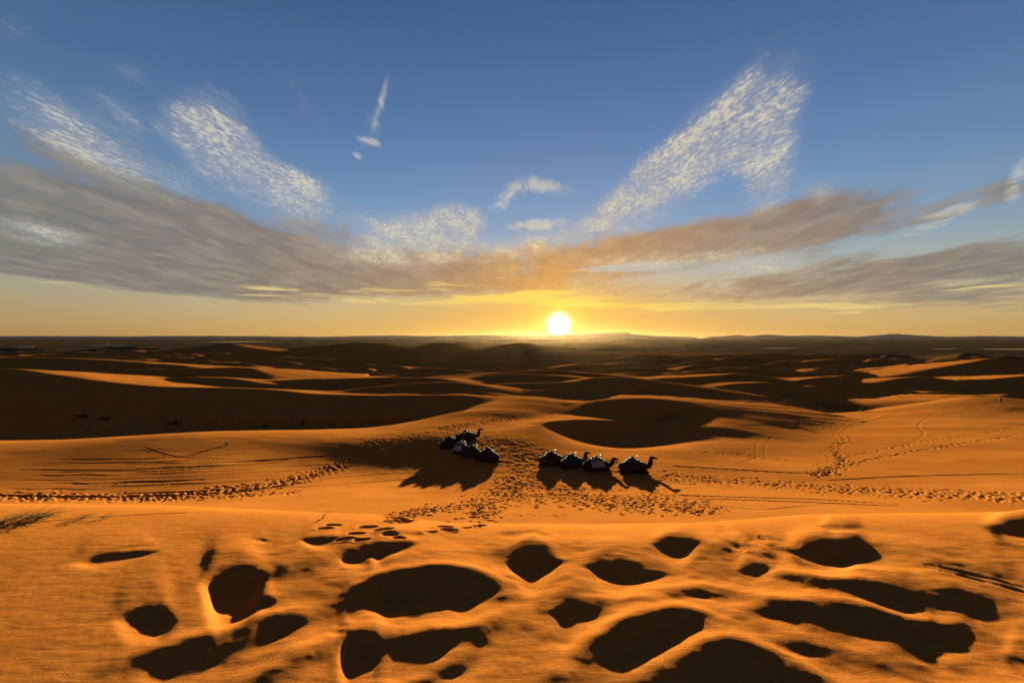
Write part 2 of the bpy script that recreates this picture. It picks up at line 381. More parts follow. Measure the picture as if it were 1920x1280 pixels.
# soft mounds of churned sand, fading towards the brow
chm = sm(6.4, 4.6, NY) * sm(-0.2, 0.5, NX / np.maximum(NY, .5) + 0.9)
rel += chm * (vnoise(NX / 0.9 + 5, NY / 0.6, 21) * 0.038 + vnoise(NX / 0.40, NY / 0.30, 22) * 0.010 + vnoise(NX / 0.15, NY / 0.12, 23) * 0.005)
FU = 960 + F * np.tan(front)
def blur1(a, n):
    for _ in range(n): a = np.convolve(np.r_[a[0], a, a[-1]], [.25, .5, .25], 'valid')
    return a
seedn = [50]
def pit(poly, kd=0.36):
    """a hollow with a lip on the sunward side: steep drop under the lip, long gentle floor towards the viewer"""
    global rel
    w = closed(poly, 5); seedn[0] += 1; sd_ = seedn[0]
    c0, c1 = np.searchsorted(FU, [w[:, 0].min(), w[:, 0].max()])
    if c1 - c0 < 3: return
    top = np.full(c1 - c0, 1e9); bot = np.full(c1 - c0, -1e9); uu = FU[c0:c1]
    for a, b in zip(w, np.roll(w, -1, 0)):
        lo, hi = min(a[0], b[0]), max(a[0], b[0])
        m = (uu >= lo) & (uu <= hi)
        if m.any() and hi > lo:
            vv = a[1] + (b[1] - a[1]) * (uu[m] - a[0]) / (b[0] - a[0])
            top[m] = np.minimum(top[m], vv); bot[m] = np.maximum(bot[m], vv)
    ok = bot >= top; top[~ok] = np.interp(uu[~ok], uu[ok], top[ok]); bot[~ok] = np.interp(uu[~ok], uu[ok], bot[ok])
    n = len(top); pad = max(8, int(n * .25)); nb_ = max(2, int((n * .055) ** 2))
    yf = on_fore(0, top)[1]; yn = on_fore(0, bot)[1]
    e = np.minimum(np.arange(n) + 1, np.arange(n)[::-1] + 1) / n
    L_ = np.maximum(yf - yn, 0) * np.clip(e / .20, 0, 1) ** .8
    ext = lambda a, q0, q1: np.r_[np.full(pad, q0), a, np.full(pad, q1)]
    yf = blur1(ext(yf, yf[0], yf[-1]), nb_); L_ = blur1(ext(L_, 0, 0), nb_)
    cc0, cc1 = max(0, c0 - pad), min(NF, c1 + pad); a0 = cc0 - (c0 - pad); a1 = len(yf) - ((c1 + pad) - cc1)
    yf = yf[a0:a1]; L_ = L_[a0:a1] + 1e-3
    x, y = NX[:, cc0:cc1], NY[:, cc0:cc1]
    amp = np.minimum(.3 * L_, .05)
    y = y + amp * (vnoise(x / .2, y / .3, sd_) + .4 * vnoise(x / .08, y / .12, sd_ + 100))
    t = (yf - y) / L_                     # 0 at the lip, 1 where the shadow ends
    tn = FL + 2 * FB * yf + .033; sc_ = L_ * kd / .38 * tn * (.66 if w[:, 1].mean() > 1130 else .78)
    B_ = np.minimum(2.2 * L_, .55) / L_
    q_ = np.clip((t + .55) / 1.10, 0, 1)
    back = np.where(t < -.55, np.exp(-((t + .55) / B_) ** 2), 1 - q_ * q_ * (3 - 2 * q_))
    p1 = np.clip((t + .12) / .57, 0, 1); p2 = np.clip((1.5 - t) / 1.05, 0, 1)
    prof = np.where(t < .45, p1 * p1 * (3 - 2 * p1), p2 * p2 * (3 - 2 * p2))
    um = w[:, 0].mean(); lf = .45 if um < 730 else .92
    con = sc_ * (lf * np.clip(back, 0, 1) - (1.55 - .92 * lf) * prof)
    for _ in range(max(1, int((n * .075) ** 2))): con[:, 1:-1] = .25 * con[:, :-2] + .5 * con[:, 1:-1] + .25 * con[:, 2:]
    rel[:, cc0:cc1] += con
PITS = [
 ([(130, 1060), (165, 1045), (220, 1037), (300, 1030), (298, 1038), (270, 1046), (200, 1058), (150, 1064)], .34),
 ([(212, 1028), (250, 1025), (282, 1020), (290, 1022), (270, 1027), (230, 1030)], .34),
 ([(375, 1102), (395, 1080), (450, 1068), (495, 1080), (502, 1095), (480, 1128), (450, 1152), (412, 1166), (392, 1150), (382, 1125)], .32),
 ([(447, 1154), (470, 1137), (492, 1120), (505, 1120), (521, 1130), (510, 1140), (480, 1148)], .4),
 ([(203, 1164), (250, 1147), (300, 1138), (322, 1160), (335, 1180), (300, 1192), (245, 1186)], .32),
 ([(558, 1012), (600, 1011), (638, 1009), (640, 1015), (620, 1025), (595, 1029), (575, 1024)], .36),
 ([(668, 1033), (700, 1023), (740, 1018), (775, 1016), (783, 1026), (760, 1042), (705, 1062), (701, 1050), (700, 1035)], .36),
 ([(675, 1145), (682, 1130), (690, 1115), (720, 1095), (750, 1090), (790, 1092), (820, 1085), (860, 1095), (890, 1098), (915, 1090), (932, 1105), (935, 1125), (930, 1145), (912, 1160), (870, 1172), (800, 1182), (750, 1184), (710, 1178), (685, 1165)], .33),
 ([(945, 1047), (980, 1040), (1010, 1037), (1040, 1045), (1060, 1053), (1040, 1066), (1020, 1080), (1000, 1103), (990, 1103), (975, 1085), (955, 1060)], .38),
 ([(1088, 1068), (1100, 1058), (1130, 1056), (1170, 1062), (1200, 1068), (1240, 1066), (1258, 1075), (1230, 1083), (1205, 1093), (1185, 1105), (1165, 1112), (1130, 1102), (1100, 1085)], .38),
 ([(1213, 1016), (1250, 1012), (1290, 1012), (1330, 1018), (1305, 1025), (1285, 1045), (1270, 1050), (1250, 1042), (1225, 1026)], .36),
 ([(1347, 1005), (1370, 1013), (1395, 1023), (1410, 1033), (1385, 1031), (1360, 1017)], .34),
 ([(1470, 1028), (1500, 1026), (1560, 1027), (1620, 1028), (1622, 1040), (1610, 1058), (1580, 1072), (1545, 1072), (1500, 1060), (1480, 1045)], .38),
 ([(1849, 980), (1880, 979), (1990, 975), (1990, 1015), (1930, 1018), (1890, 1010), (1860, 1003), (1850, 995)], .34),
 ([(1450, 1086), (1475, 1079), (1495, 1080), (1515, 1095), (1545, 1108), (1580, 1106), (1600, 1107), (1660, 1115), (1710, 1130), (1740, 1143), (1715, 1153), (1670, 1154), (1630, 1140), (1590, 1126), (1550, 1122), (1510, 1115), (1475, 1102)], .34),
 ([(1385, 1146), (1440, 1141), (1500, 1140), (1600, 1147), (1690, 1172), (1705, 1192), (1660, 1216), (1590, 1212), (1500, 1202), (1420, 1184)], .34),
 ([(1440, 1212), (1500, 1208), (1570, 1216), (1650, 1240), (1730, 1275), (1720, 1300), (1600, 1292), (1520, 1262)], .32),
 ([(1700, 1178), (1760, 1179), (1810, 1168), (1832, 1180), (1800, 1189), (1740, 1186)], .4),
 ([(1135, 1260), (1150, 1232), (1200, 1200), (1260, 1182), (1310, 1178), (1350, 1190), (1330, 1208), (1290, 1214), (1240, 1233), (1200, 1255), (1170, 1290), (1120, 1300)], .32),
 ([(1290, 1270), (1340, 1248), (1380, 1245), (1430, 1255), (1520, 1290), (1560, 1315), (1250, 1315)], .34),
 ([(1030, 1150), (1070, 1133), (1110, 1140), (1170, 1160), (1150, 1175), (1110, 1190), (1070, 1215), (1050, 1235), (1040, 1200), (1040, 1170)], .30),
 ([(1170, 1160), (1210, 1150), (1240, 1128), (1290, 1115), (1340, 1114), (1380, 1120), (1330, 1123), (1290, 1125), (1260, 1131), (1240, 1144), (1200, 1160)], .4),
 ([(285, 1240), (330, 1222), (400, 1205), (460, 1185), (520, 1166), (560, 1172), (572, 1185), (565, 1200), (520, 1230), (460, 1260), (420, 1290), (330, 1310), (250, 1310), (270, 1270)], .32),
 ([(640, 1212), (660, 1203), (690, 1198), (715, 1204), (724, 1220), (722, 1240), (700, 1262), (670, 1280), (640, 1300), (632, 1290), (640, 1240)], .33),
 ([(780, 1195), (850, 1188), (920, 1178), (885, 1192), (855, 1215), (840, 1235), (800, 1235), (785, 1215)], .24),
 ([(870, 1235), (900, 1205), (915, 1202), (930, 1218), (905, 1245), (880, 1270), (830, 1290), (760, 1290), (800, 1265)], .34),
 ([(628, 1168), (650, 1167), (655, 1178), (640, 1178)], .3), ([(615, 1184), (660, 1187), (650, 1195), (620, 1195)], .3),
 ([(1537, 983), (1570, 980), (1620, 986), (1600, 995), (1560, 1004), (1545, 998)], .22), ([(632, 1046), (690, 1030), (698, 1050), (660, 1062)], .2),
 ([(925, 990), (1000, 988), (1040, 1004), (1000, 1016), (960, 1003)], .17), ([(1380, 1060), (1440, 1056), (1462, 1070), (1400, 1080)], .26),
 ([(1690, 1196), (1730, 1188), (1760, 1200), (1740, 1212), (1700, 1210)], .22), ([(1880, 1225), (1920, 1222), (1990, 1235), (1960, 1260), (1900, 1250)], .34),
 ([(470, 1010), (490, 1008), (508, 1011), (490, 1014)], .3), ([(700, 1004), (760, 998), (812, 994), (790, 1004), (740, 1012)], .3),
]
for q, kd in PITS: pit(q, kd)
# lobes of sand pushed up between the hollows
def lobe(pts, hgt, rad):
    global rel
    w = spline([(*on_fore(*q), 0) for q in pts], 6)[:, :2]
    m = (NX > w[:, 0].min() - 4 * rad) & (NX < w[:, 0].max() + 4 * rad) & (NY > w[:, 1].min() - 4 * rad) & (NY < w[:, 1].max() + 4 * rad)
    x, y = NX[m], NY[m]; d2 = np.full(x.shape, 1e9); tt = np.zeros_like(x)
    for i, (a, b) in enumerate(zip(w[:-1], w[1:])):
        ex, ey = b - a; l2 = ex * ex + ey * ey + 1e-12
        t = np.clip(((x - a[0]) * ex + (y - a[1]) * ey) / l2, 0, 1)
        q = (x - a[0] - t * ex) ** 2 + (y - a[1] - t * ey) ** 2
        tt = np.where(q < d2, (i + t) / (len(w) - 1), tt); d2 = np.minimum(d2, q)
    rel[m] += hgt * np.exp(-d2 / (rad * rad)) * np.sin(np.clip(tt * 0.9 + .05, 0, 1) * math.pi) ** 0.5
lobe([(1050, 1255), (1120, 1200), (1210, 1163), (1270, 1150), (1330, 1160)], 0.050, 0.15)
lobe([(1170, 1285), (1290, 1225), (1370, 1212), (1450, 1236), (1570, 1285)], 0.055, 0.15)
lobe([(1180, 1130), (1250, 1105), (1330, 1100), (1420, 1115), (1480, 1135)], 0.040, 0.15)
lobe([(240, 1235), (400, 1190), (520, 1152), (620, 1138)], 0.040, 0.15)
lobe([(450, 1290), (560, 1232), (640, 1192), (720, 1182)], 0.035, 0.15)
lobe([(690, 1192), (780, 1188), (880, 1178), (940, 1150)], 0.025, 0.12)
lobe([(640, 1120), (690, 1095), (760, 1078), (840, 1072), (920, 1082), (950, 1110)], 0.035, 0.12)
lobe([(1460, 1128), (1560, 1132), (1680, 1162), (1760, 1172)], 0.025, 0.12)
lobe([(1400, 1045), (1500, 1085), (1560, 1095), (1640, 1098)], 0.025, 0.12)
for _ in range(2):
    rel[1:-1] = .25 * rel[:-2] + .5 * rel[1:-1] + .25 * rel[2:]; rel[:, 1:-1] = .25 * rel[:, :-2] + .5 * rel[:, 1:-1] + .25 * rel[:, 2:]
rel += sm(7.5, 5.0, NY) * (vnoise(NX / .22, NY / .07 + NX, 61) * .0012 + vnoise(NX / .05, NY / .05, 62) * .0008 + vnoise(NX / .11, NY / .09, 63) * .0009)
Z[na:nb, :NF] += rel

# ------------------------------------------------------------------ tracks pressed into the saddle
VG = VH + F * (H - Z[:, :NF]) / GY[:, :NF]
r_lo = int(np.searchsorted(RR, 2.1))
def hit(u, v):
    """first ground point seen at a photo position"""
    c = ((u - 960) / F + 1.56) / 3.12 * (NF - 1); c0 = int(np.clip(round(c), 0, NF - 1))
    colv = VG[r_lo:, c0]; k = int(np.argmax(colv <= v)) + r_lo
    if k == r_lo: return None
    a, b = VG[k - 1, c0], VG[k, c0]; t = (a - v) / max(a - b, 1e-6)
    r = RR[k - 1] + (RR[k] - RR[k - 1]) * t
    az_ = math.atan((u - 960) / F); return (r * math.sin(az_), r * math.cos(az_), Z[k - 1, c0] * (1 - t) + Z[k, c0] * t)
def ground(x, y):
    r = math.hypot(x, y); a = math.tan(math.atan2(x, y)); i = int(np.searchsorted(RR, r)); c = (a + 1.56) / 3.12 * (NF - 1)
    c0 = int(np.clip(math.floor(c), 0, NF - 2)); f = c - c0; t = (r - RR[i - 1]) / (RR[i] - RR[i - 1])
    return float((Z[i - 1, c0] * (1 - t) + Z[i, c0] * t) * (1 - f) + (Z[i - 1, c0 + 1] * (1 - t) + Z[i, c0 + 1] * t) * f)
def dent(x, y, a, b, rot, dep):
    r = math.hypot(x, y); R = max(a, b) * 2.0
    i0, i1 = np.searchsorted(RR, [r - R, r + R]); s0 = (x - R) / max(y, .1); s1 = (x + R) / max(y, .1)
    c0 = int((s0 + 1.56) / 3.12 * (NF - 1)) - 1; c1 = int((s1 + 1.56) / 3.12 * (NF - 1)) + 2
    c0 = max(c0, 0); c1 = min(c1, NF)
    if c1 <= c0: return
    xx = GX[i0:i1, c0:c1] - x; yy = GY[i0:i1, c0:c1] - y
    ca_, sa_ = math.cos(rot), math.sin(rot)
    q = np.sqrt(((xx * ca_ + yy * sa_) / a) ** 2 + ((-xx * sa_ + yy * ca_) / b) ** 2)
    Z[i0:i1, c0:c1] -= dep * (np.clip(1.15 - q ** 2, 0, 1) - 0.15 * np.exp(-((q - 1.4) / 0.35) ** 2))
trk = random.Random(5)
def along(pts, t):
    n = len(pts) - 1; f = min(t, .9999) * n; i = int(f); f -= i
    return tuple(pts[i][k] + (pts[i + 1][k] - pts[i][k]) * f for k in range(len(pts[0])))
def prints(pts, half, count, size=.2, dep=.055, gauss=False):
    count = int(count * 2.6); size *= .66; dep *= .66
    """pts: photo positions of a beaten path; half: half width in photo rows"""
    P_ = [tuple(p) for p in spline([(*p, 0) for p in pts], 8)[:, :2]]
    for _ in range(count):
        u, v = along(P_, trk.random()); 
        o = trk.gauss(0, .5) * half
        if isinstance(half, tuple): pass
        h = hit(u + trk.gauss(0, .9) * half, v + o)
        if h: 
            k = trk.uniform(.7, 1.3); dent(h[0], h[1], size * k, size * k * trk.uniform(.6, .9), trk.uniform(0, 3.1), dep * k)
def chain(pts, step, size=.18, dep=.05, wob=.18):
    W_p = [hit(*p) for p in pts]; W_p = [q for q in W_p if q]
    P_ = spline(W_p, 8); L_ = np.r_[0, np.cumsum(np.hypot(*np.diff(P_[:, :2], axis=0).T))]; d = 0; sgn = 1
    while d < L_[-1]:
        x = np.interp(d, L_, P_[:, 0]); y = np.interp(d, L_, P_[:, 1])
        dent(x + trk.gauss(0, wob), y + sgn * wob * .6 + trk.gauss(0, .06), size * 1.25, size * .8, trk.uniform(-.4, .4), dep * trk.uniform(.6, 1.2)); d += step * trk.uniform(.7, 1.3); sgn = -sgn
def groove(pts, width, dep, lip=.35):
    W_p = [hit(*p) for p in pts]; W_p = [q for q in W_p if q]
    if len(W_p) < 2: return
    w = spline(W_p, 10)[:, :2]; R = width * 3
    rr = np.hypot(w[:, 0], w[:, 1]); ss = w[:, 0] / w[:, 1]
    nw = len(w)
    for a, b in zip(range(0, len(w) - 1, 3), range(3, len(w) + 2, 3)):
        tp = min(1.0, 4.0 * min(a + 2, nw - a) / nw) * trk.uniform(.75, 1.15)
        seg = w[a:min(b, len(w) - 1) + 1]
        if len(seg) < 2: continue
        q0 = np.hypot(seg[:, 0], seg[:, 1]); i0, i1 = np.searchsorted(RR, [q0.min() - R, q0.max() + R])
        s_ = seg[:, 0] / seg[:, 1]; c0 = max(0, int((s_.min() - R / q0.min() + 1.56) / 3.12 * (NF - 1)) - 1); c1 = min(NF, int((s_.max() + R / q0.min() + 1.56) / 3.12 * (NF - 1)) + 2)
        if c1 <= c0: continue
        x, y = GX[i0:i1, c0:c1], GY[i0:i1, c0:c1]; d2 = np.full(x.shape, 1e9); own = np.zeros(x.shape, bool)
        for j in range(len(seg) - 1):
            p, q = seg[j], seg[j + 1]; e = q - p; l2 = e @ e + 1e-12
            tr = ((x - p[0]) * e[0] + (y - p[1]) * e[1]) / l2
            t = np.clip(tr, 0, 1); dd = (x - p[0] - t * e[0]) ** 2 + (y - p[1] - t * e[1]) ** 2
            d2 = np.minimum(d2, dd); own |= (tr >= 0) & (tr < 1)
        q = np.sqrt(d2) / width
        Z[i0:i1, c0:c1] -= np.where(own, tp * dep * (np.exp(-q ** 2 * 1.4) - lip * np.exp(-((q - 1.6) / .5) ** 2)), 0)
# trampled ground where the animals rest
tr_m = np.zeros_like(GX[:, :NF])
for (u, v, ru, Rm, amp) in ((900, 845, 0, 7.0, 1), (985, 860, 0, 4.5, 1), (1120, 890, 0, 7, .8), (1020, 900, 0, 5, .8), (820, 830, 0, 7, .7)):
    h = hit(u, v); tr_m = np.maximum(tr_m, amp * np.exp(-((GX[:, :NF] - h[0]) ** 2 + ((GY[:, :NF] - h[1]) * 1.0) ** 2) / Rm ** 2))
Z[:, :NF] += tr_m * (vnoise(GX[:, :NF] / .34, GY[:, :NF] / .40, 31) * .035 + vnoise(GX[:, :NF] / .8, GY[:, :NF] / .7, 32) * .03)
# drag and tyre marks
groove([(-60, 928), (100, 931), (250, 931), (400, 925), (520, 912), (620, 896)], .20, .13)
for i in range(34):
    y0 = 858 + i * 2.1 + trk.uniform(-2, 2); k0 = trk.uniform(-80, 480); k1 = k0 + trk.uniform(180, 480)
    P4 = []
    for j in range(6):
        u = k0 + (k1 - k0) * j / 5; P4.append((u, y0 + 4 - 26 * max(0, (u - 200) / 500) ** 1.5 + trk.uniform(-1.2, 1.2)))
    groove(P4, trk.uniform(.09, .22), trk.uniform(.015, .045), .2)
groove([(1225, 927), (1320, 930), (1420, 933), (1550, 937), (1700, 946)], .10, .09)
groove([(1260, 934), (1420, 938), (1550, 943), (1690, 948)], .10, .08)
groove([(1220, 952), (1260, 942), (1330, 946), (1420, 955), (1490, 950), (1560, 944)], .06, .05)
groove([(1240, 872), (1320, 877), (1420, 883), (1530, 888)], .14, .09)
groove([(1490, 903), (1600, 898), (1700, 893), (1850, 889), (1990, 886)], .12, .06)
groove([(-40, 992), (60, 981), (150, 972), (250, 966), (330, 962), (420, 960)], .06, .012); groove([(-40, 980), (40, 971), (110, 966)], .05, .012)
pass
groove([(1422, 872), (1417, 850), (1420, 830), (1440, 812)], .10, .018); groove([(1442, 872), (1434, 850), (1438, 830), (1455, 812)], .10, .018)
groove([(1380, 870), (1420, 856)], .1, .05)
groove([(1560, 795), (1640, 779), (1700, 769)], .2, .06); groove([(1590, 798), (1660, 782), (1720, 770)], .2, .06)
groove([(1718, 828), (1732, 812), (1722, 797), (1745, 780), (1770, 766)], .2, .025)
groove([(1360, 800), (1440, 798), (1530, 797), (1640, 797)], .2, .08)
groove([(268, 838), (300, 849), (350, 858), (450, 862)], .10, .05)
for o in (0, 9):
    groove([(1735, 1058 + o * .6), (1830, 1079 + o * .8), (1925, 1102 + o), (1990, 1118 + o)], .04, .012)
groove([(1350, 985), (1420, 1010), (1480, 1045), (1540, 1075)], .12, .014); groove([(1290, 978), (1360, 990), (1420, 1005), (1500, 1022)], .12, .012)
# feet
prints([(1240, 892), (1330, 900), (1450, 909), (1600, 918), (1750, 926), (1920, 933), (2000, 936)], 9, 420, .20, .075)
prints([(955, 935), (1050, 932), (1130, 943), (1250, 948), (1345, 953)], 16, 260, .19, .075)
prints([(890, 958), (930, 935), (975, 900), (995, 872)], 22, 300, .19, .07)
prints([(1000, 905), (1080, 925), (1180, 938), (1260, 930)], 14, 150, .18, .07)
prints([(740, 972), (800, 958), (870, 948)], 10, 60, .18, .07)
prints([(700, 832), (770, 820), (850, 815), (930, 828), (990, 845)], 12, 280, .22, .07)
prints([(820, 803), (900, 793), (960, 785), (1050, 777), (1130, 772)], 5, 240, .30, .10)
prints([(1465, 782), (1520, 793), (1570, 806), (1585, 822), (1568, 838), (1570, 852), (1585, 866), (1560, 882), (1530, 887)], 9, 300, .26, .09)
prints([(930, 838), (1010, 856), (1100, 863), (1160, 868)], 5, 140, .20, .06)
prints([(-40, 930), (150, 932), (300, 931), (420, 921), (520, 906), (600, 886), (660, 862), (750, 826)], 8, 420, .22, .09)
prints([(240, 936), (350, 936), (450, 930), (560, 922)], 4, 70, .2, .07)
chain([(1590, 872), (1650, 858), (1720, 845), (1800, 832), (1930, 812)], .55, .22, .08); chain([(1590, 856), (1680, 838), (1770, 822), (1930, 798)], .6, .2, .06)
chain([(1300, 846), (1380, 852), (1450, 860), (1540, 869)], .8, .18, .06); chain([(965, 966), (1000, 966), (1065, 967)], .28, .09, .04, .05)
chain([(860, 990), (800, 1000), (720, 1002), (640, 1012)], .3, .09, .03, .08)
for u, v, s_ in ((922, 976, .13), (940, 970, .1), (835, 987, .12), (842, 993, .12), (648, 1010, .1), (690, 988, .12), (720, 992, .12), (610, 990, .1), (625, 984, .1), (838, 978, .12), (865, 972, .14), (745, 978, .12), (668, 1000, .1)):
    h = hit(u, v)
    if h: dent(h[0], h[1], s_ * 1.2, s_ * .7, .1, .05)

def grid_mesh(name):
    me = bpy.data.meshes.new(name)
    nv = NR * NC + 1
    co = np.empty((nv, 3)); co[:-1, 0] = GX.ravel(); co[:-1, 1] = GY.ravel(); co[:-1, 2] = Z.ravel(); co[-1] = (0, 0, Z[0].mean())
    i = np.arange(NR - 1)[:, None] * NC; j = np.arange(NC)[None]; j2 = (j + 1) % NC
    quads = np.stack([i + j, i + NC + j, i + NC + j2, i + j2], -1).reshape(-1, 4)[:, ::-1]
    jj = np.arange(NC); tris = np.stack([np.full(NC, nv - 1), (jj + 1) % NC, jj], -1)
    nq, ntri = len(quads), len(tris)
    me.vertices.add(nv); me.vertices.foreach_set('co', co.ravel())
    me.loops.add(nq * 4 + ntri * 3); me.loops.foreach_set('vertex_index', np.r_[quads.ravel(), tris.ravel()].astype(np.int32))
    me.polygons.add(nq + ntri)
    me.polygons.foreach_set('loop_start', np.r_[np.arange(nq) * 4, nq * 4 + np.arange(ntri) * 3].astype(np.int32))
    me.polygons.foreach_set('use_smooth', np.ones(nq + ntri, bool))
    me.update(calc_edges=True); me.validate()
    o = bpy.data.objects.new(name, me); C.objects.link(o); return o

def material(name):
    m = bpy.data.materials.new(name); m.use_nodes = True; X.nt = m.node_tree
    return m, m.node_tree.nodes['Principled BSDF']

msand, b = material('sand')
geo_ = node('ShaderNodeNewGeometry'); pos = geo_.outputs['Position']
sepp = node('ShaderNodeSeparateXYZ'); link(pos, sepp.inputs[0]); px, py = X(sepp.outputs[0]), X(sepp.outputs[1])
n1 = noise(pos, 0.35, 4, 0.6); n2 = noise(pos, 55.0, 4, 0.8)
n3 = noise(pos, 5.0, 4, 0.6)
col = mixc(sstep(0.3, 0.7, n1), (0.250, 0.068, 0.0115), (0.290, 0.085, 0.0150))
col = mixc((n2 - 0.5) * 2.2 + 0.5, mixc(0.25, col, (0.08, 0.024, 0.006)), mixc(0.15, col, (0.5, 0.22, 0.07)))
col = mixc(sstep(0.35, 0.65, n3), mixc(0.12, col, (0.10, 0.026, 0.005)), col)
# dark gravel plain beyond the dunes
rad = X.op('SQRT', px * px + py * py)
nfar = noise(pos, 0.004, 4, 0.6)
gr = sstep(900.0, 1500.0, rad + (nfar - 0.5) * 900.0 + px * 0.25)
col = mixc(gr, col, mixc(sstep(0.35, 0.65, noise(pos, 0.012, 3, 0.6)), (0.040, 0.024, 0.014), (0.085, 0.048, 0.027)))
link(col, b.inputs['Base Color'])
b.inputs['Roughness'].default_value = 0.9; b.inputs['Specular IOR Level'].default_value = 0.0
mpb = node('ShaderNodeMapping'); link(pos, mpb.inputs[0]); mpb.inputs['Rotation'].default_value = (0, 0, math.radians(-8)); mpb.inputs['Scale'].default_value = (1.0, 5.0, 1.0)
rip = noise(mpb.outputs[0], 2.2, 3, 0.55, 0.6)
bm1 = node('ShaderNodeBump'); bm1.inputs['Strength'].default_value = 0.5; bm1.inputs['Distance'].default_value = 0.012
link(rip, bm1.inputs['Height'])
bm2 = node('ShaderNodeBump'); bm2.inputs['Strength'].default_value = 0.6; bm2.inputs['Distance'].default_value = 0.006
link(noise(pos, 110.0, 3, 0.75), bm2.inputs['Height']); link(bm1.outputs[0], bm2.inputs['Normal'])
link(bm2.outputs[0], b.inputs['Normal'])
sand = grid_mesh('sand_dunes'); sand.data.materials.append(msand); sand['kind'] = 'structure'

# ------------------------------------------------------------------ evening haze
mhz = bpy.data.materials.new('haze_air'); mhz.use_nodes = True; X.nt = mhz.node_tree
for n_ in list(X.nt.nodes):
    if n_.type != 'OUTPUT_MATERIAL': X.nt.nodes.remove(n_)
pv = node('ShaderNodeVolumePrincipled'); pv.inputs['Color'].default_value = (0.95, 0.60, 0.36, 1); pv.inputs['Density'].default_value = 1.4e-6; pv.inputs['Anisotropy'].default_value = 0.8
link(pv.outputs[0], X.nt.nodes['Material Output'].inputs['Volume'])
bm = bmesh.new(); bmesh.ops.create_cube(bm, size=1.0)
for v_ in bm.verts: v_.co = (v_.co.x * 28800, v_.co.y * 28800, -2.0 if v_.co.z < 0 else 175.0)
me = bpy.data.meshes.new('haze'); bm.to_mesh(me); bm.free()
hz = bpy.data.objects.new('haze', me); C.objects.link(hz); me.materials.append(mhz); hz['kind'] = 'stuff'; hz['label'] = 'thin warm evening haze over the plain'

# ================================================================== things
def flat(name, col, rough=0.9, var=0.25, scale=30.0, spec=0.2):
    m, b = material(name)
    tcn = node('ShaderNodeTexCoord')
    c = mixc(sstep(0.3, 0.7, noise(tcn.outputs['Object'], scale, 3, 0.6)), tuple(q * (1 - var) for q in col), tuple(q * (1 + var) for q in col))
    link(c, b.inputs['Base Color']); b.inputs['Roughness'].default_value = rough; b.inputs['Specular IOR Level'].default_value = spec
    return m
def tag(o, label, cat=None, group=None, kind=None):
    if label: o['label'] = label
    if cat: o['category'] = cat
    if group: o['group'] = group
    if kind: o['kind'] = kind
    return o
def empty(name, loc, rot=None):
    o = bpy.data.objects.new(name, None); C.objects.link(o); o.location = loc; o.empty_display_size = 0.2
    if rot is not None: o.rotation_euler = rot
    return o
def obj(name, me, mat, parent=None):
    o = bpy.data.objects.new(name, me); C.objects.link(o)
    if mat and not me.materials: me.materials.append(mat)
    if parent: o.parent = parent
    return o
def mesh(name, v, f, smooth=True):
    me = bpy.data.meshes.new(name); me.from_pydata([tuple(q) for q in v], [], f); me.update()
    if smooth: me.polygons.foreach_set('use_smooth', [True] * len(me.polygons))
    return me
def tubes(parts, n=10):
    """tapered round limbs: each part a list of (x, y, z, r) stations, closed at both ends"""
    V, Fc = [], []
    for st in parts:
        P_ = [Vector(q[:3]) for q in st]; base = len(V); up = Vector((0.03, 0.08, 1))
        for i, q in enumerate(st):
            d = (P_[min(i + 1, len(P_) - 1)] - P_[max(i - 1, 0)]).normalized()
            a = d.cross(up); a = a.normalized() if a.length > 1e-3 else Vector((0, 1, 0)); b_ = d.cross(a).normalized()
            ry = q[4] if len(q) > 4 else q[3]
            for k in range(n):
                t = 2 * math.pi * k / n; V.append(P_[i] + a * math.cos(t) * q[3] + b_ * math.sin(t) * ry)
        for i in range(len(st) - 1):
            for k in range(n):
                k2 = (k + 1) % n; Fc.append((base + i * n + k, base + i * n + k2, base + (i + 1) * n + k2, base + (i + 1) * n + k))
        Fc.append(tuple(base + k for k in range(n))[::-1]); Fc.append(tuple(base + (len(st) - 1) * n + k for k in range(n)))
    return V, Fc
def fused(name, parts, voxel, smooth=6):
    """melt overlapping volumes into one continuous skin"""
    V, Fc = tubes(parts, 14); me = mesh(name + '_raw', V, Fc); o = bpy.data.objects.new(name + '_raw', me); C.objects.link(o)
    m = o.modifiers.new('r', 'REMESH'); m.mode = 'VOXEL'; m.voxel_size = voxel
    s = o.modifiers.new('s', 'SMOOTH'); s.iterations = smooth; s.factor = 0.5
    dg = bpy.context.evaluated_depsgraph_get(); out = bpy.data.meshes.new_from_object(o.evaluated_get(dg)); out.name = name
    bpy.data.objects.remove(o); bpy.data.meshes.remove(me)
    out.polygons.foreach_set('use_smooth', [True] * len(out.polygons)); return out

m_fur = flat('camel_fur', (0.024, 0.014, 0.009), 0.95, .35, 9, .05)
m_fur2 = flat('camel_fur_tan', (0.04, 0.024, 0.015), 0.95, .3, 9, .05)
m_white = flat('white_cloth', (0.15, 0.146, 0.142), 0.9, .15, 20)
m_dark = flat('dark_cloth', (0.014, 0.010, 0.010), 0.9, .3, 20)
m_blue = flat('blue_cloth', (0.012, 0.013, 0.02), 0.9, .3, 20)
m_red = flat('red_cloth', (0.03, 0.010, 0.009), 0.9, .3, 20)
m_metal = flat('saddle_metal', (0.12, 0.11, 0.10), 0.5, .2, 20, .5)
m_rope = flat('rope', (0.30, 0.22, 0.14), 0.9, .2, 60)

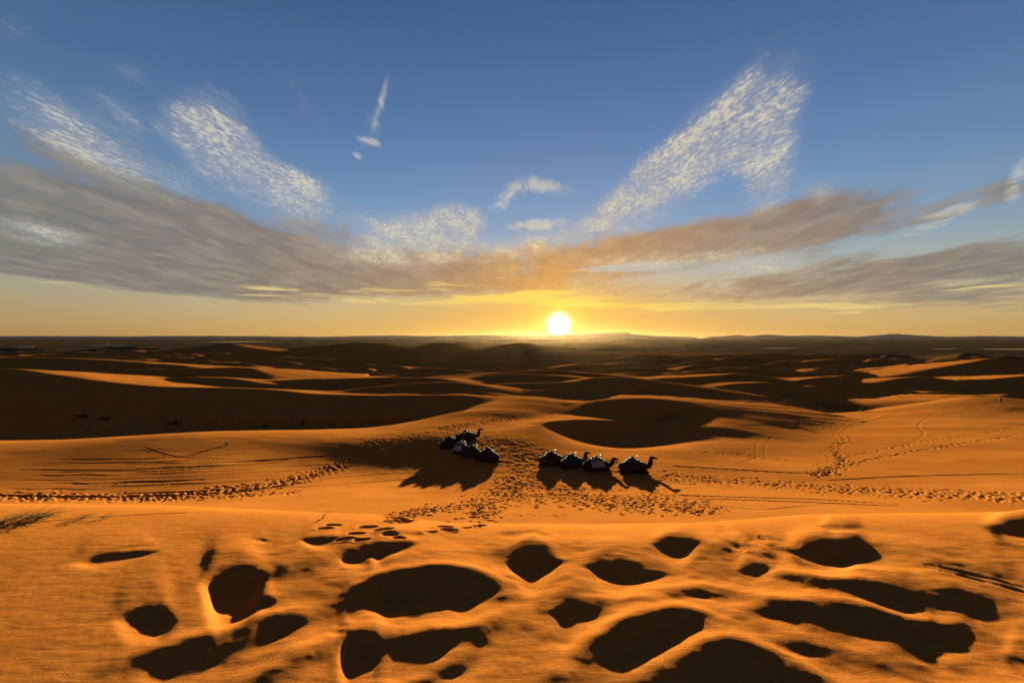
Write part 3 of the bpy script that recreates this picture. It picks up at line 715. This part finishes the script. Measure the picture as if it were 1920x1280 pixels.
from mathutils.bvhtree import BVHTree
def camel_body(kind):
    up = {'up': 1.0, 'mid': .72, 'low': .35}[kind]
    hx, hz = 1.30 - .06 * up, .52 + .72 * up
    nk = [(.60, 0, .60, .27, .32), (.84, 0, .52, .21, .25), (1.05, 0, .50 + .06 * up, .16, .20), (1.19, 0, .56 + .26 * up, .13, .165), (1.25 - .04 * up, 0, .56 + .56 * up, .11, .14), (hx, 0, hz - .10, .10, .12), (hx + .02, 0, hz, .10, .10)]
    head = [(hx - .08, 0, hz + .0, .09, .10), (hx + .03, 0, hz + .03, .12, .13), (hx + .16, 0, hz + .0, .10, .11), (hx + .31, 0, hz - .05, .075, .08), (hx + .40, 0, hz - .075, .075, .075), (hx + .45, 0, hz - .09, .045, .045)]
    P_ = [[(-1.02, 0, .44, .12, .14), (-.92, 0, .48, .30, .30), (-.68, 0, .50, .40, .42), (-.30, 0, .50, .46, .48), (.10, 0, .50, .47, .49), (.42, 0, .50, .42, .46), (.66, 0, .49, .33, .40), (.84, 0, .47, .20, .28)],
          [(-.08, 0, .70, .36, .46), (-.07, 0, .95, .27, .34), (-.06, 0, 1.14, .19, .23), (-.06, 0, 1.28, .11, .13), (-.06, 0, 1.36, .05, .06)],
          nk, head, [(-.96, 0, .62, .04), (-1.06, 0, .50, .03), (-1.08, 0, .30, .025), (-1.07, 0, .20, .035)]]
    for s in (-1, 1):
        P_ += [[(.50, s * .22, .52, .17), (.66, s * .24, .34, .13), (.86, s * .22, .15, .095), (.96, s * .21, .10, .09)], [(.95, s * .21, .09, .08), (.72, s * .23, .07, .06), (.50, s * .24, .065, .06), (.36, s * .24, .06, .075)],
               [(-.60, s * .20, .52, .24), (-.38, s * .31, .38, .19), (-.16, s * .34, .24, .13)], [(-.14, s * .34, .22, .12), (-.45, s * .32, .18, .10), (-.80, s * .28, .15, .085), (-.92, s * .27, .13, .08)], [(-.92, s * .27, .11, .075), (-.62, s * .30, .065, .06), (-.32, s * .33, .06, .06), (-.18, s * .33, .05, .075)],
               [(hx - .05, s * .06, hz + .08, .028), (hx - .09, s * .095, hz + .15, .022), (hx - .10, s * .11, hz + .19, .012)]]
    return fused('camel_body_' + kind, P_, .028, 5)
BODIES = {k: camel_body(k) for k in ('up', 'mid', 'low')}
def bvh_of(me):
    return BVHTree.FromPolygons([v.co.copy() for v in me.vertices], [tuple(p.vertices) for p in me.polygons])
BV = bvh_of(BODIES['up'])
def drape(x0, x1, a0, a1, off, nx=12, na=22):
    """cloth laid over the back: rays towards the spine find the skin"""
    V, Fc = [], []
    for i in range(nx + 1):
        x = x0 + (x1 - x0) * i / nx
        for j in range(na + 1):
            a = a0 + (a1 - a0) * j / na; d = Vector((0, math.sin(a), math.cos(a)))
            h = BV.ray_cast(Vector((x, 0, .58)) + d * 2.0, -d)[0]
            r = (h - Vector((x, 0, .58))).length if h else .45
            V.append(Vector((x, 0, .58)) + d * (r + off + .008 * math.sin(i * 2.1 + j * 1.3)))
    for i in range(nx):
        for j in range(na):
            p = i * (na + 1) + j; Fc.append((p, p + na + 1, p + na + 2, p + 1))
    n = len(V)
    for i in range(nx + 1):                      # inner face gives the cloth its thickness
        for j in range(na + 1):
            q = V[i * (na + 1) + j]; c = Vector((q.x, 0, .58)); V.append(q - (q - c).normalized() * .02)
    Fc += [tuple(k + n for k in f[::-1]) for f in Fc]
    rim = [j for j in range(na + 1)] + [i * (na + 1) + na for i in range(1, nx + 1)] + [nx * (na + 1) + j for j in range(na - 1, -1, -1)] + [i * (na + 1) for i in range(nx - 1, 0, -1)]
    for a, b_ in zip(rim, rim[1:] + rim[:1]): Fc.append((b_, a, a + n, b_ + n))
    return V, Fc
me_blanket = mesh('camel_blanket', *drape(-.56, .42, -1.75, 1.75, .035))
ring = []
for k in range(25):
    t = 2 * math.pi * k / 24; x, y = -.07 + .40 * math.cos(t), .27 * math.sin(t)
    h = BV.ray_cast(Vector((x, y, 3)), Vector((0, 0, -1)))[0]; ring.append((x, y, (h.z if h else .9) + .08, .085))
me_roll = mesh('camel_saddle_roll', *tubes([ring], 10))
me_handle = mesh('camel_saddle_handle', *tubes([[(.28, -.20, 1.02, .018), (.30, -.20, 1.30, .018), (.30, -.12, 1.36, .018), (.30, .12, 1.36, .018), (.30, .20, 1.30, .018), (.28, .20, 1.02, .018)]], 6))
HX = {k: (1.30 - .06 * q, .52 + .72 * q) for k, q in (('up', 1.0), ('mid', .72), ('low', .35))}
def halter(kind):
    hx, hz = HX[kind]; R = []
    for k in range(13):
        t = 2 * math.pi * k / 12; R.append((hx + .24, .074 * math.cos(t), hz - .045 + .080 * math.sin(t), .012))
    R2 = [(hx + .24, .07, hz - .06, .010), (hx + .10, .09, hz + .02, .010), (hx - .02, .06, hz + .11, .010), (hx - .02, -.06, hz + .11, .010), (hx + .10, -.09, hz + .02, .010), (hx + .24, -.07, hz - .06, .010)]
    R3 = [(hx + .26, .0, hz - .12, .010), (hx + .18, .05, hz - .40, .010), (hx + .10, .08, hz - .62 if hz > 1 else hz - .45, .010), (hx - .1, .14, .12, .010)]
    return mesh('camel_halter_' + kind, *tubes([R, R2, R3], 5))
HALT = {k: halter(k) for k in BODIES}
def camel(u, v, heading, kind, cloth, fur, label, scale=1.0, cloth_label=None):
    h = hit(u, v)
    x, y = h[0], h[1]; z = min(ground(x, y), ground(x, y) + 0.0)
    e = .7; gx = (ground(x + e, y) - ground(x - e, y)) / (2 * e); gy = (ground(x, y + e) - ground(x, y - e)) / (2 * e)
    n = Vector((-gx * .8, -gy * .8, 1)).normalized(); f = Vector((math.cos(heading), math.sin(heading), 0)); f = (f - n * f.dot(n)).normalized(); l = n.cross(f)
    M = Matrix((f, l, n)).transposed().to_4x4()
    r = empty('camel', (x, y, z - .07)); r.rotation_euler = M.to_euler(); r.scale = (scale * .96, scale * .96, scale * .78)
    tag(r, label, 'camel', 'camels resting on the sand')
    b_ = obj('body', BODIES[kind], None, r)
    if not BODIES[kind].materials: BODIES[kind].materials.append(m_fur)
    b_.material_slots[0].link = 'OBJECT'; b_.material_slots[0].material = fur
    bl = obj('blanket', me_blanket, None, r)
    if not me_blanket.materials: me_blanket.materials.append(m_dark)
    bl.material_slots[0].link = 'OBJECT'; bl.material_slots[0].material = cloth
    if cloth_label: bl['label'] = cloth_label
    obj('saddle_roll', me_roll, m_dark, r); obj('saddle_handle', me_handle, m_metal, r); obj('halter', HALT[kind], m_rope, r)
    return r
R_ = math.radians
camel(1188, 886, R_(4), 'up', m_dark, m_fur, 'dark camel resting at the right end of the longer row, head raised to the right', 1.30)
camel(1119, 882, R_(12), 'mid', m_white, m_fur, 'dark camel with a pale white saddle blanket, second from the right in the row', 1.25, 'pale white blanket')
camel(1073, 876, R_(28), 'up', m_blue, m_fur, 'dark camel in the longer row, between the white-blanketed camel and the leftmost one', 1.25)
camel(1034, 871, R_(24), 'low', m_red, m_fur2, 'brown camel lying at the left end of the longer row, farthest from the raised head', 1.25)
camel(845, 838, R_(38), 'up', m_dark, m_fur, 'dark camel at the far left of the small cluster, long neck raised', 1.23)
camel(875, 826, R_(12), 'up', m_dark, m_fur2, 'camel at the back of the small cluster with its head raised to the right', 1.23)
camel(867, 850, R_(-42), 'low', m_white, m_fur, 'dark camel with a pale blanket in the middle of the small cluster', 1.23, 'pale white blanket')
camel(888, 857, R_(-30), 'low', m_blue, m_fur, 'dark camel in the small cluster, between the pale-blanketed one and the nearest one', 1.18)
camel(914, 864, R_(150), 'low', m_dark, m_fur, 'black-looking camel at the right front of the small cluster, nearest the longer row', 1.23)

# ------------------------------------------------------------------ the distant walker
h = hit(1876, 756)
pm = fused('walker_body', [[(0, 0, .80, .17, .13), (0, 0, 1.05, .17, .13), (0, .0, 1.30, .20, .13), (0, 0, 1.44, .15, .10), (0, 0, 1.50, .06, .06)], [(0, 0, 1.46, .055), (0, 0.01, 1.56, .06), (0, .015, 1.62, .095), (0, .01, 1.71, .10), (0, 0, 1.78, .06)],
    [(-.09, 0, .88, .10), (-.11, .06, .50, .075), (-.12, .02, .10, .05), (-.12, -.02, .04, .05), (-.12, .14, .03, .04)], [(.09, 0, .88, .10), (.12, -.10, .50, .075), (.13, -.16, .10, .05), (.13, -.18, .04, .05), (.13, -.04, .03, .04)],
    [(-.20, 0, 1.38, .065), (-.27, -.03, 1.10, .05), (-.27, .08, .86, .04), (-.26, .12, .76, .045)], [(.20, 0, 1.38, .065), (.28, .02, 1.10, .05), (.28, -.06, .86, .04), (.27, -.08, .76, .045)]], .022, 3)
pe = obj('person', pm, flat('walker_clothes', (0.03, 0.022, 0.02), .9, .3, 6)); pe.location = (h[0], h[1], ground(h[0], h[1]) - .02); pe.rotation_euler = (0, 0, R_(25))
tag(pe, 'tiny person in dark clothes walking on the far sand rise at right', 'person')

# ------------------------------------------------------------------ shrubs and grass
m_shrub = flat('shrub_green', (0.035, 0.030, 0.014), .9, .4, 12); m_twig = flat('shrub_twig', (0.06, 0.04, 0.022), .9, .3, 20)
m_grass = flat('dry_grass', (0.075, 0.060, 0.020), .8, .35, 9)
def blade(V, Fc, p, d, ln, wid, bend, n=5, rnd=random):
    """one curved, three-sided stem"""
    d = d.normalized(); s_ = d.cross(Vector((0, 0, 1))); s_ = s_.normalized() if s_.length > .01 else Vector((1, 0, 0))
    b0 = len(V); q = p.copy()
    for i in range(n + 1):
        t = i / n; w_ = wid * (1 - t * .92); o = d.cross(s_)
        V += [q + s_ * w_, q - s_ * w_ * .5 + o * w_ * .8, q - s_ * w_ * .5 - o * w_ * .8]
        d = (d + bend / n).normalized(); q = q + d * ln / n
    for i in range(n):
        for k in range(3):
            k2 = (k + 1) % 3; Fc.append((b0 + i * 3 + k, b0 + i * 3 + k2, b0 + i * 3 + 3 + k2, b0 + i * 3 + 3 + k))
def shrub(u, v, wid, hgt, label, seed, n=230):
    h = hit(u, v)
    if not h: return
    rn = random.Random(seed); r = empty('desert_shrub', (h[0], h[1], ground(h[0], h[1]) - .03)); tag(r, label, 'shrub', 'desert shrubs on the dunes')
    V, Fc = [], []; stems = []
    for i in range(14):
        a = rn.uniform(0, 6.28); t_ = rn.uniform(.2, 1.1); d = Vector((math.cos(a) * math.sin(t_) * wid, math.sin(a) * math.sin(t_) * wid, math.cos(t_) * hgt * 1.2))
        p0 = Vector((rn.uniform(-.25, .25) * wid, rn.uniform(-.25, .25) * wid, 0)); L_ = d.length * rn.uniform(.6, 1.0)
        blade(V, Fc, p0, d, L_, .018 * wid + .006, Vector((0, 0, rn.uniform(-.2, .5))), 4); stems.append((p0, d.normalized(), L_))
    obj('stem', mesh('shrub_stems', V, Fc), m_twig, r)
    V, Fc = [], []
    for i in range(n):
        p0, d, L_ = rn.choice(stems); p = p0 + d * L_ * rn.uniform(.25, 1.0); dd = (d + Vector((rn.gauss(0, .7), rn.gauss(0, .7), rn.gauss(.25, .5))))
        blade(V, Fc, p, dd, rn.uniform(.12, .32) * wid, .016 * wid + .004, Vector((rn.gauss(0, .4), rn.gauss(0, .4), -.2)), 3)
    f = obj('foliage', mesh('shrub_foliage', V, Fc), m_shrub, r)
shrub(330, 797, 1.35, .95, 'dark bushy shrub standing alone on the shaded left dune, largest there', 1, 420)
shrub(156, 783, 1.5, .7, 'dark low shrub on the far left shaded dune, leftmost large one', 2, 300)
shrub(200, 786, 1.3, .5, 'flat dark shrub just right of the leftmost shrub on the shaded dune', 3, 200)
shrub(165, 806, .8, .3, 'small low shrub below the leftmost large shrub on the shaded dune', 4, 120)
shrub(300, 782, .8, .3, 'small faint shrub above and left of the lone bushy shrub', 5, 100)
shrub(472, 802, .7, .35, 'small shrub left of the thin spreading shrubs on the shaded dune', 6, 90)
shrub(498, 800, 1.1, .5, 'thin low spreading shrub left of the taller thin one on the shaded dune', 7, 160)
shrub(566, 797, 1.3, .9, 'tall thin sparse shrub at the centre of the shaded left dune', 8, 170)
shrub(626, 800, .7, .35, 'rightmost small thin shrub on the shaded left dune', 9, 80)
shrub(425, 834, .42, .32, 'dark clump casting a shadow on the lit sand left of the camels', 10, 260)
shrub(1474, 755, 2.0, 1.0, 'dark shrub mound on the shaded face of the dune right of the hollow', 11, 420)
shrub(1437, 776, .9, .5, 'small dark shrub at the foot of the shaded right dune', 12, 200)
shrub(1614, 771, 1.3, .9, 'dark dense shrub on the lit crest at right, beyond the winding footprints', 13, 420)
shrub(1424, 741, .9, .3, 'tiny shrub high on the shaded face of the right dune', 14, 80)
shrub(1688, 746, .8, .5, 'tiny shrub on the far lit strip at right, beyond the crest', 15, 90)
def tuft(u, v, ln, n, lean, label, seed, spread=.12, wid=.0035):
    h = hit(u, v)
    if not h: return
    rn = random.Random(seed); r = empty('grass_tuft', (h[0], h[1], ground(h[0], h[1]) - .01)); tag(r, label, 'grass', 'dry grass tufts on the near dune')
    for k in range(n):
        V, Fc = [], []; p = Vector((rn.gauss(0, spread), rn.gauss(0, spread * .6), 0)); d = Vector((lean * rn.uniform(.4, 1.2) + rn.gauss(0, .15), rn.gauss(0, .3), 1))
        blade(V, Fc, p, d, ln * rn.uniform(.6, 1.1), wid, Vector((lean * rn.uniform(.6, 2.2), 0, -rn.uniform(.3, 1.0))), 7); obj('blade', mesh('grass_blade', V, Fc), m_grass, r)
tuft(12, 976, .45, 30, .9, 'green-brown grass tuft at the far left edge, bent to the right', 1, .12, .0055)
tuft(58, 974, .55, 42, 1.0, 'largest grass tuft, thick and bent right, second from the left edge', 2, .09, .0055)
tuft(148, 974, .30, 20, .8, 'thin sparse grass tuft right of the largest tuft', 3, .08, .0042)
tuft(190, 972, .26, 9, .8, 'few faint grass blades, rightmost of the left tufts', 4, .05, .004)
tuft(603, 972, .30, 5, .35, 'lone spray of three or four dry stalks left of the camel shadows', 5, .01, .005)

# ------------------------------------------------------------------ far pools, houses and mountains
m_water, b = material('still_water'); b.inputs['Base Color'].default_value = (.02, .03, .035, 1); b.inputs['Roughness'].default_value = 0.12; b.inputs['Specular IOR Level'].default_value = .5
X.nt = m_water.node_tree; gq = node('ShaderNodeNewGeometry'); bw = node('ShaderNodeBump'); bw.inputs['Strength'].default_value = .04; link(noise(gq.outputs['Position'], .3, 2), bw.inputs['Height']); link(bw.outputs[0], b.inputs['Normal'])
for (ua, ub, ya, yb, nm), zl in zip(LAKES, LZ):
    rn = random.Random(int(ua)); V = []; n = 28
    for k in range(n):
        t = 2 * math.pi * k / n; y = (ya + yb) / 2 + (yb - ya) / 2 * math.sin(t) * rn.uniform(.7, 1.1)
        x = ((ua + ub) / 2 + (ub - ua) / 2 * math.copysign(abs(math.cos(t)) ** .7, math.cos(t)) - 960) / F * (ya + yb) / 2
        V.append((x, y, zl))
    o = obj('lake', mesh('lake_water', V, [tuple(range(n))], False), m_water); tag(o, None, kind='structure')
m_mud = flat('mud_plaster', (0.42, 0.30, 0.20), .95, .15, .2); m_lime = flat('lime_plaster', (0.42, 0.40, 0.36), .95, .08, .2); m_open = flat('window_dark', (0.02, 0.02, 0.02), .4, .2, 1)
def box(x0, x1, y0, y1, z0, z1):
    V = [(x, y, z) for z in (z0, z1) for y in (y0, y1) for x in (x0, x1)]
    return mesh('box', V, [(0, 2, 3, 1), (4, 5, 7, 6), (0, 1, 5, 4), (2, 6, 7, 3), (0, 4, 6, 2), (1, 3, 7, 5)], False)
def house(u, Y, w, d, hh, mat, label, nwin=3, tower=0):
    x = (u - 960) / F * Y; a = math.atan2(x, Y); z = ground(x, Y)
    r = empty('desert_house', (x, Y, z - .4), (0, 0, -a)); tag(r, label, 'house', 'far houses on the plain')
    obj('wall', box(-w / 2, w / 2, -d / 2, d / 2, 0, hh), mat, r)
    p = obj('parapet', mesh('parapet', *[list(q) for q in ([], [])]) if False else box(-w / 2 - .3, w / 2 + .3, -d / 2 - .3, d / 2 + .3, hh, hh + .7), mat, r)
    obj('door', box(-1, 1, -d / 2 - .06, -d / 2 + .1, .4, 2.9), m_open, r)
    for k in range(nwin):
        xx = -w / 2 + w * (k + .5) / nwin
        if abs(xx) < 2: xx += 3
        obj('window', box(xx - .8, xx + .8, -d / 2 - .06, -d / 2 + .1, 2.0, 3.6), m_open, r)
    if tower: obj('tower', box(-w * .12, w * .12, -w * .12, w * .12, hh + .7, hh + tower), mat, r)
house(203, 2150, 16, 14, 9, m_lime, 'small white tower house near the horizon at far left', 2, 12)
house(184, 1900, 46, 16, 6, m_mud, 'long dark low house on the plain at far left, beside the white tower', 7)
house(224, 1950, 44, 14, 5, m_lime, 'long pale house on the plain right of the white tower', 7)
house(45, 1500, 50, 16, 5, m_lime, 'long pale house on the plain nearest the left edge', 7)
house(466, 1750, 30, 14, 6, m_lime, 'pale house on the plain left of the far sand hills', 4)
house(452, 1120, 9, 8, 4, m_lime, 'tiny pale hut among the far dunes, below the pale house', 2)
house(1283, 1500, 8, 8, 4, m_lime, 'single tiny pale hut on the plain right of the sun', 1)
m_rock = flat('mountain_rock', (0.20, 0.14, 0.10), .95, .25, .002)
def mountains(pts, Y, depth, seed, label):
    rn = random.Random(seed); P_ = spline([(u, v, 0) for u, v in pts], 10)[:, :2]; V, Fc = [], []; m = 7
    for i, (u, v) in enumerate(P_):
        x = (u - 960) / F * Y; hgt = max(2.0, (VH - v) / F * Y + H) * (1 + rn.uniform(-.06, .06))
        if i in (0, len(P_) - 1): hgt = 1.0
        for k in range(m):
            t = k / (m - 1) * 2 - 1; V.append((x + rn.uniform(-25, 25) * (1 - abs(t)), Y + t * depth + rn.uniform(-35, 35), (hgt + 3) * (1 - abs(t)) ** 1.15 * (1 + rn.uniform(-.08, .08) * (abs(t) > .1)) - 1.5))
    for i in range(len(P_) - 1):
        for k in range(m - 1): Fc.append((i * m + k, (i + 1) * m + k, (i + 1) * m + k + 1, i * m + k + 1))
    o = obj('mountain_range', mesh('mountain_range', V, Fc), m_rock); tag(o, label, kind='structure')
mountains([(560, 632), (640, 630.5), (740, 629), (830, 630), (900, 628), (1000, 629.5), (1060, 627.5), (1120, 624.5), (1172, 623), (1182, 625.5), (1205, 628.5), (1240, 630), (1300, 632)], 8800, 700, 1, None)
mountains([(1330, 631.5), (1365, 629.5), (1385, 628), (1405, 630), (1440, 627), (1475, 629.5), (1540, 629), (1600, 631), (1640, 628.5), (1680, 626), (1720, 628.5), (1780, 631), (1850, 630), (2000, 632)], 9600, 700, 2, None)
mountains([(-1500, 631), (-700, 630), (-300, 629), (0, 630), (200, 630.5), (400, 629.8), (560, 631), (700, 632)], 9300, 650, 3, None)
mountains([(1900, 631), (2100, 629), (2400, 630), (2900, 628), (3600, 631)], 9200, 650, 4, None)
